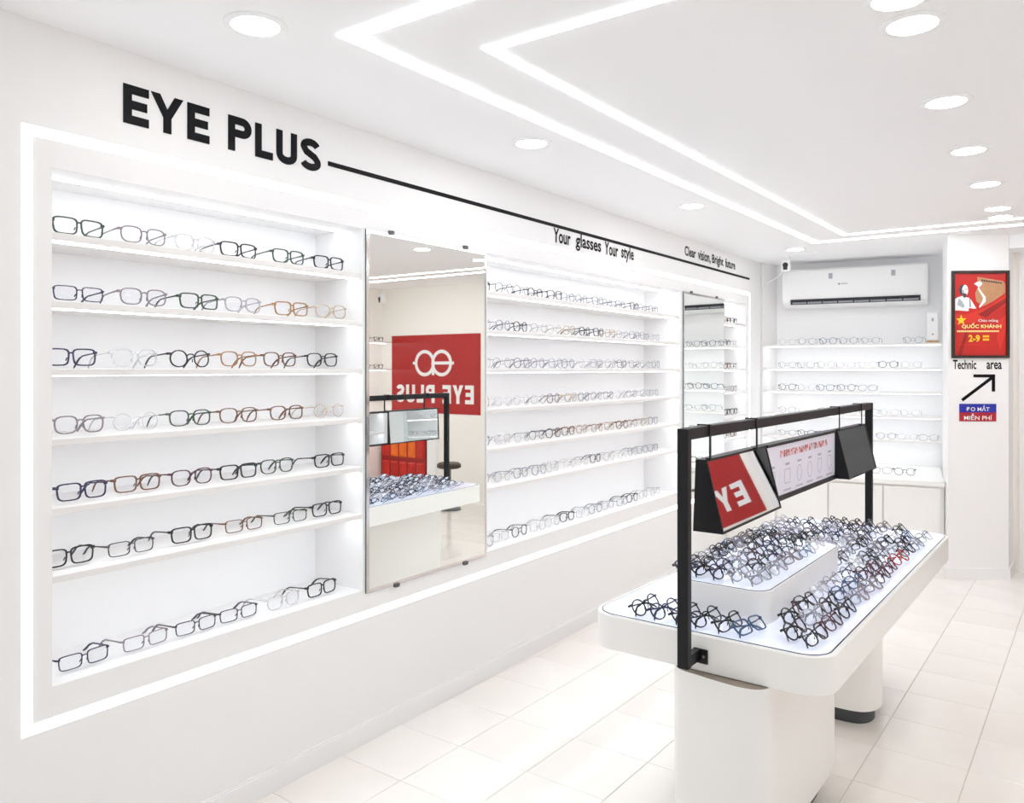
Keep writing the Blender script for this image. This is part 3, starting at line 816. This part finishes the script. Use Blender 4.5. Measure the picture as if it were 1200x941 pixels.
# ---------------------------------------------------------------- eyeglasses
COLS = {}
def fcol(name, rgb, rough=0.25, metal=0.0, alpha=None):
    m = mat('frame_' + name.replace(' ', '_'), rgb, rough, metal)
    if alpha is not None:
        nt = m.node_tree
        nt.nodes['Principled BSDF'].inputs['Alpha'].default_value = alpha
    COLS[name] = m
fcol('black', (26, 26, 31)); fcol('navy', (44, 44, 78)); fcol('dark green', (60, 80, 62)); fcol('mauve grey', (140, 130, 138))
fcol('tortoiseshell brown', (112, 76, 56)); fcol('amber', (166, 124, 86)); fcol('clear', (222, 220, 222), 0.15, 0.0, 0.55)
fcol('gold wire', (214, 198, 178), 0.25, 0.8); fcol('silver wire', (178, 180, 188), 0.25, 0.8); fcol('charcoal', (74, 72, 78))
fcol('red', (176, 40, 40)); fcol('slate blue', (70, 96, 130)); fcol('lilac grey', (176, 172, 182)); fcol('plum', (84, 48, 60))

def superell(cx, cz, a, b, n, k, top=0.0):
    pts = []
    for i in range(k):
        t = 2 * PI * i / k
        c, s = math.cos(t), math.sin(t)
        x = a * math.copysign(abs(c) ** (2 / n), c)
        z = b * math.copysign(abs(s) ** (2 / n), s)
        x *= 1 + top * z / b
        pts.append((cx + x, cz + z))
    return pts

# style: lens half width, half height, exponent, rim, depth, taper, bridge z
STYLES = {'square': (0.0285, 0.0205, 4.0, 0.0036, 0.0036, 0.07), 'slim rectangular': (0.0285, 0.0180, 4.5, 0.0024, 0.0030, 0.05),
          'round': (0.0255, 0.0235, 2.1, 0.0032, 0.0034, 0.0), 'round wire': (0.0250, 0.0230, 2.1, 0.0016, 0.0018, 0.0),
          'soft square': (0.0275, 0.0215, 2.9, 0.0032, 0.0034, 0.06)}
GM = {}
SLIM = Matrix.Identity(4)
for nm, (a, b, n, t, dp, tp) in STYLES.items():
    half = 0.0745
    cxl = half - 0.006 - a - t
    zc = b + t
    NS = 20
    fm = MB()
    lm = []
    for s in (-1, 1):
        inn = superell(s * cxl, zc, a, b, n, NS, tp)
        out = superell(s * cxl, zc, a + t, b + t, n, NS, tp)
        wrap = lambda x: 0.35 * x * x / 0.0745 * 0.25
        rings = [[(i_[0], wrap(i_[0]) - dp / 2, i_[1]), (o_[0], wrap(o_[0]) - dp / 2, o_[1]), (o_[0], wrap(o_[0]) + dp / 2, o_[1]), (i_[0], wrap(i_[0]) + dp / 2, i_[1])] for i_, o_ in zip(inn, out)]
        fm.loops(rings, closed=True)
        # end piece to the hinge
        ex = s * (cxl + a * 0.93)
        fm.tube([(ex, wrap(ex), zc + b * 0.62), (s * 0.071, wrap(0.071), zc + b * 0.66), (s * 0.0735, wrap(0.0735) + 0.006, zc + b * 0.66)], t * 0.95, 6, rz=t * 1.25)
        # nose pad
        fm.tube([(s * 0.0085, 0.004, zc - b * 0.05), (s * 0.0105, 0.008, zc - b * 0.45)], 0.0016, 5)
        L = MB()
        L.add([(s * cxl, wrap(s * cxl), zc)] + [(x, wrap(x), z) for x, z in superell(s * cxl, zc, a + 0.0004, b + 0.0004, n, NS, tp)], [(0, i + 1, (i + 1) % NS + 1) for i in range(NS)])
        lm.append(L.mesh('lens', [LENS]))
    bx = cxl - a - t * 0.3
    fm.tube([(-bx, 0.0, zc + b * 0.42), (-bx * 0.4, -0.001, zc + b * 0.58), (bx * 0.4, -0.001, zc + b * 0.58), (bx, 0.0, zc + b * 0.42)], t * 0.62, 6, rz=t * 0.7)
    frame = fm.mesh('frame_front', [COLS['black']], smooth=True)
    hz = zc + b * 0.66
    temples, folded = [], []
    for s in (-1, 1):
        x = s * 0.0735
        q = 0.8 if t > 0.002 else 0.55
        temples.append(MB().tube([(x, 0.012, hz), (x * 1.0, 0.05, hz - 0.001), (x * 0.99, 0.092, hz - 0.003), (x * 0.97, 0.110, hz - 0.010), (x * 0.95, 0.125, hz - 0.022), (x * 0.93, 0.138, max(0.003, hz - 0.036))],
                      [0.0016 * q, 0.0014 * q, 0.0016 * q, 0.002 * q, 0.0024 * q, 0.0022 * q], 6, rz=[0.0034 * q, 0.0026 * q, 0.003 * q, 0.0042 * q, 0.0052 * q, 0.003 * q]).mesh('temple', [COLS['black']], True))
        yy = 0.014 if s < 0 else 0.020
        folded.append(MB().tube([(x, 0.010, hz), (x * 0.95, yy, hz), (x * 0.3, yy + 0.002, hz - 0.004), (-x * 0.30, yy + 0.002, hz - 0.010), (-x * 0.55, yy, hz - 0.020), (-x * 0.75, yy - 0.002, max(0.003, hz - 0.034))],
                      [0.0016 * q] * 3 + [0.002 * q] * 2 + [0.0018 * q], 6, rz=[0.0034 * q, 0.003 * q, 0.003 * q, 0.0045 * q, 0.0055 * q, 0.003 * q]).mesh('temple', [COLS['black']], True))
    GM[nm] = (frame, lm, temples, folded)

N_INDIV = [0]
def glasses(style, col, loc, rz, label, group, lean=0.0, fold=False, scale=1.0, roll=0.0):
    frame, lm, temples, folded = GM[style]
    e = empty('eyeglasses', label, 'eyeglasses', loc, rz, group)
    e.rotation_mode = 'XYZ'
    e.rotation_euler = (Matrix.Rotation(rz, 3, 'Z') @ Matrix.Rotation(roll, 3, 'Y') @ Matrix.Rotation(-lean, 3, 'X')).to_euler()
    e.scale = (scale,) * 3
    R3 = e.rotation_euler.to_matrix() * scale
    low = min((R3 @ v.co).z for me in [frame] + (folded if fold else temples) for v in me.vertices)
    e.location.z = loc[2] - low + 0.0003
    m = COLS[col]
    inst('frame_front', frame, e, m=m)
    for k in (0, 1):
        inst('lens', lm[k], e)
        inst('temple', (folded if fold else temples)[k], e, m=m)
    N_INDIV[0] += 1
    return e
STUFF = {c: MB() for c in COLS}
SLENS = MB()
def stuff_glasses(style, col, loc, rz):
    frame, lm, temples, folded = GM[style]
    M = Matrix.Translation(loc) @ Matrix.Rotation(rz, 4, 'Z')
    for me in [frame] + temples:
        STUFF[col].add([v.co for v in me.vertices], [tuple(p.vertices) for p in me.polygons], 0, M)

# first niche, as displayed: (px centre y, style, colour)
N1 = [
 [(1.097, 'square', 'dark green'), (1.280, 'soft square', 'mauve grey'), (1.452, 'soft square', 'clear'), (1.613, 'square', 'black'), (1.810, 'square', 'dark green'), (2.000, 'square', 'black')],
 [(1.101, 'slim rectangular', 'navy'), (1.282, 'soft square', 'mauve grey'), (1.461, 'square', 'dark green'), (1.625, 'soft square', 'lilac grey'), (1.829, 'square', 'amber'), (2.005, 'soft square', 'gold wire')],
 [(1.077, 'square', 'navy'), (1.261, 'soft square', 'clear'), (1.435, 'round', 'black'), (1.611, 'soft square', 'amber'), (1.776, 'soft square', 'tortoiseshell brown'), (1.965, 'soft square', 'black')],
 [(1.096, 'soft square', 'mauve grey'), (1.258, 'round wire', 'clear'), (1.437, 'soft square', 'dark green'), (1.612, 'soft square', 'tortoiseshell brown'), (1.801, 'soft square', 'tortoiseshell brown'), (1.990, 'round wire', 'gold wire')],
 [(1.103, 'square', 'navy'), (1.270, 'square', 'tortoiseshell brown'), (1.437, 'soft square', 'plum'), (1.604, 'square', 'black'), (1.769, 'soft square', 'dark green'), (1.994, 'square', 'black')],
 [(1.072, 'square', 'black'), (1.243, 'slim rectangular', 'charcoal'), (1.445, 'square', 'black'), (1.635, 'slim rectangular', 'tortoiseshell brown'), (1.817, 'slim rectangular', 'dark green'), (1.986, 'square', 'black')],
 [(1.114, 'slim rectangular', 'navy'), (1.294, 'slim rectangular', 'mauve grey'), (1.459, 'slim rectangular', 'charcoal'), (1.613, 'slim rectangular', 'charcoal'), (1.785, 'soft square', 'clear'), (1.965, 'square', 'black')],
]
ZROW = SZ + [NZ0]
rg = random.Random(11)
for r_, row in enumerate(N1):
    for k, (y, stl, c) in enumerate(row):
        glasses(stl, c, (-0.055 + rg.uniform(-0.008, 0.008), y, ZROW[r_] + 0.0004), PI / 2 + rg.uniform(-0.06, 0.06),
                f'{c} {stl} eyeglasses, {ORD[5 - k]} from tall mirror, {ROWN[r_]} shelf, first niche', 'eyeglasses in the first niche', lean=0.06, scale=1.0)

MIDC = [['black', 'charcoal', 'charcoal', 'silver wire', 'black', 'silver wire'], ['gold wire', 'clear', 'silver wire', 'clear', 'lilac grey', 'charcoal'], ['clear', 'silver wire', 'silver wire', 'lilac grey', 'mauve grey', 'clear'],
        ['gold wire', 'clear', 'clear', 'silver wire', 'mauve grey', 'charcoal'], ['silver wire', 'silver wire', 'gold wire', 'clear', 'charcoal'], ['silver wire', 'clear', 'charcoal', 'lilac grey', 'silver wire'],
        ['black', 'lilac grey', 'silver wire', 'charcoal', 'black', 'clear']]
for r_ in range(7):
    y = 2.93
    k = 0
    while y < 4.90:
        if r_ == 4 and 3.7 < y < 4.5:
            c = rg.choice(['amber', 'tortoiseshell brown', 'gold wire'])
        else:
            c = rg.choice(MIDC[r_])
        stl = rg.choice(['round wire', 'round', 'round wire', 'soft square'] if r_ < 6 else ['soft square', 'round wire', 'round', 'slim rectangular'])
        glasses(stl, c, (-0.062 + rg.uniform(-0.012, 0.012), y, ZROW[r_] + 0.0004), PI / 2 + rg.uniform(-0.09, 0.09),
                f'{c} {stl} eyeglasses, {ORD[k]} past tall mirror, {ROWN[r_]} shelf, middle niche', 'eyeglasses in the middle niche', lean=0.05, scale=0.96)
        y += rg.uniform(0.150, 0.158)
        k += 1
# narrow end niche and back wall: too many and too small to pick apart
for r_ in range(7):
    for y in (5.93, 6.085, 6.24):
        stuff_glasses(rg.choice(['square', 'round', 'soft square', 'round wire']), rg.choice(['black', 'black', 'charcoal', 'tortoiseshell brown', 'silver wire']), (-0.06, y + rg.uniform(-0.003, 0.003), ZROW[r_] + 0.0004), PI / 2 + rg.uniform(-0.04, 0.04))
kang = math.atan2(dk.y, dk.x)
for r_, z in enumerate(KZ):
    s = 0.19
    while s < (1.14 if r_ == 0 else 1.25):
        if rg.random() < 0.9:
            x, y = K(s, 0.05)
            stuff_glasses(rg.choice(['soft square', 'round wire', 'round', 'round wire']), rg.choice(['black', 'charcoal', 'silver wire', 'clear', 'clear', 'slate blue', 'silver wire']), (x, y, z + 0.0004), kang + rg.uniform(-0.15, 0.15))
        s += rg.uniform(0.145, 0.165)
for k in range(8):
    x, y = Q(0.14 + k * 0.155, 0.30 + rg.uniform(-0.02, 0.02))
    if x < 1.25:
        stuff_glasses(rg.choice(['soft square', 'round wire', 'round']), rg.choice(['charcoal', 'silver wire', 'black']), (x, y, CT + 0.0004), 0.15 + rg.uniform(-0.15, 0.15))
for k, z in enumerate((0.7, 1.05, 1.4, 1.7)):
    for y in (5.9, 6.1, 6.3):
        stuff_glasses('square', rg.choice(['black', 'charcoal']), (WR - 0.15, y, z + 0.0004), -PI / 2)
smb = MB()
smats = []
for c, mb in STUFF.items():
    if mb.v:
        smb.add(mb.v, mb.f, len(smats))
        smats.append(COLS[c])
so = smb.obj('eyeglasses_rows', smats, smooth=True)
tag(so, 'small pale and dark eyeglasses rows on the back wall and narrow end niche shelves', 'eyeglasses', kind='stuff')

# table glasses
TC = ['black', 'black', 'black', 'navy', 'charcoal', 'plum', 'lilac grey', 'silver wire', 'mauve grey', 'clear', 'black', 'slate blue']
TS = ['round', 'soft square', 'square', 'round', 'round wire', 'soft square']
def table_glasses(u, v, z, c, stl, label, grp, rz=None, lean=None):
    p = TM @ Vector((u, v, z))
    rz = (math.radians(84) if rz is None else rz) - TA
    glasses(stl, c, p, rz + rg.uniform(-0.10, 0.10), label, grp, lean=(0.72 if lean is None else lean) + rg.uniform(-0.12, 0.12), fold=True, scale=0.97, roll=rg.uniform(-0.05, 0.05))
def pick():
    return rg.choice(TC), rg.choice(TS)
def column(u, v0, v1, z, where, grp, step=(0.150, 0.160), force=None):
    v, k = v0, 0
    while v < v1:
        c, stl = pick()
        if force and k in force: c, stl = force[k]
        table_glasses(u + rg.uniform(-0.006, 0.006), v, z, c, stl, f'{c} {stl} eyeglasses, {ORD[k]} {where}', grp)
        v += rg.uniform(*step)
        k += 1
G1 = 'eyeglasses in the table tray'
column(0.312, 0.100, 1.82, TT, 'from near end, outermost aisle row of table', G1, force={0: ('black', 'soft square'), 1: ('plum', 'soft square'), 2: ('black', 'round'), 7: ('red', 'round')})
column(0.257, 0.125, 1.82, TT, 'from near end, middle aisle row of table', G1, force={0: ('black', 'round'), 1: ('silver wire', 'soft square')})
column(0.201, 0.255, 1.82, TT, 'from near end, innermost aisle row of table', G1, force={0: ('black', 'round'), 1: ('black', 'soft square')})
for k, u in enumerate((-0.185, -0.120, -0.052, 0.012, 0.078, 0.142)):
    c, stl = (('black', 'round'), ('navy', 'round'), ('black', 'soft square'), ('black', 'round'), ('black', 'soft square'), ('slate blue', 'square'))[k]
    table_glasses(u, 0.068, TT, c, stl, f'{c} {stl} eyeglasses, {ORD[k]} along the near end edge of the table', G1, rz=math.radians(80))
for u, nm in ((0.108, 'aisle-side'), (0.050, 'second'), (-0.008, 'third'), (-0.066, 'fourth'), (-0.118, 'wall-side')):
    column(u, 0.245, 0.92, PT, f'from near end, {nm} row on raised platform', 'eyeglasses on the raised platform', step=(0.146, 0.152))
for u, nm in ((0.125, 'first'), (0.066, 'second'), (0.008, 'third'), (-0.050, 'fourth'), (-0.108, 'fifth')):
    column(u, 1.055, 1.85, TT, f'beyond platform, {nm} row counted from aisle rows', 'eyeglasses beyond the platform', step=(0.148, 0.156))
for u, nm in ((-0.180, 'innermost'), (-0.240, 'middle'), (-0.300, 'outermost')):
    column(u, 0.62, 1.84, TT, f'from near end, {nm} wall-side row of table', G1, step=(0.150, 0.160))
print('INDIVIDUAL GLASSES', N_INDIV[0], 'objects', len(bpy.data.objects))
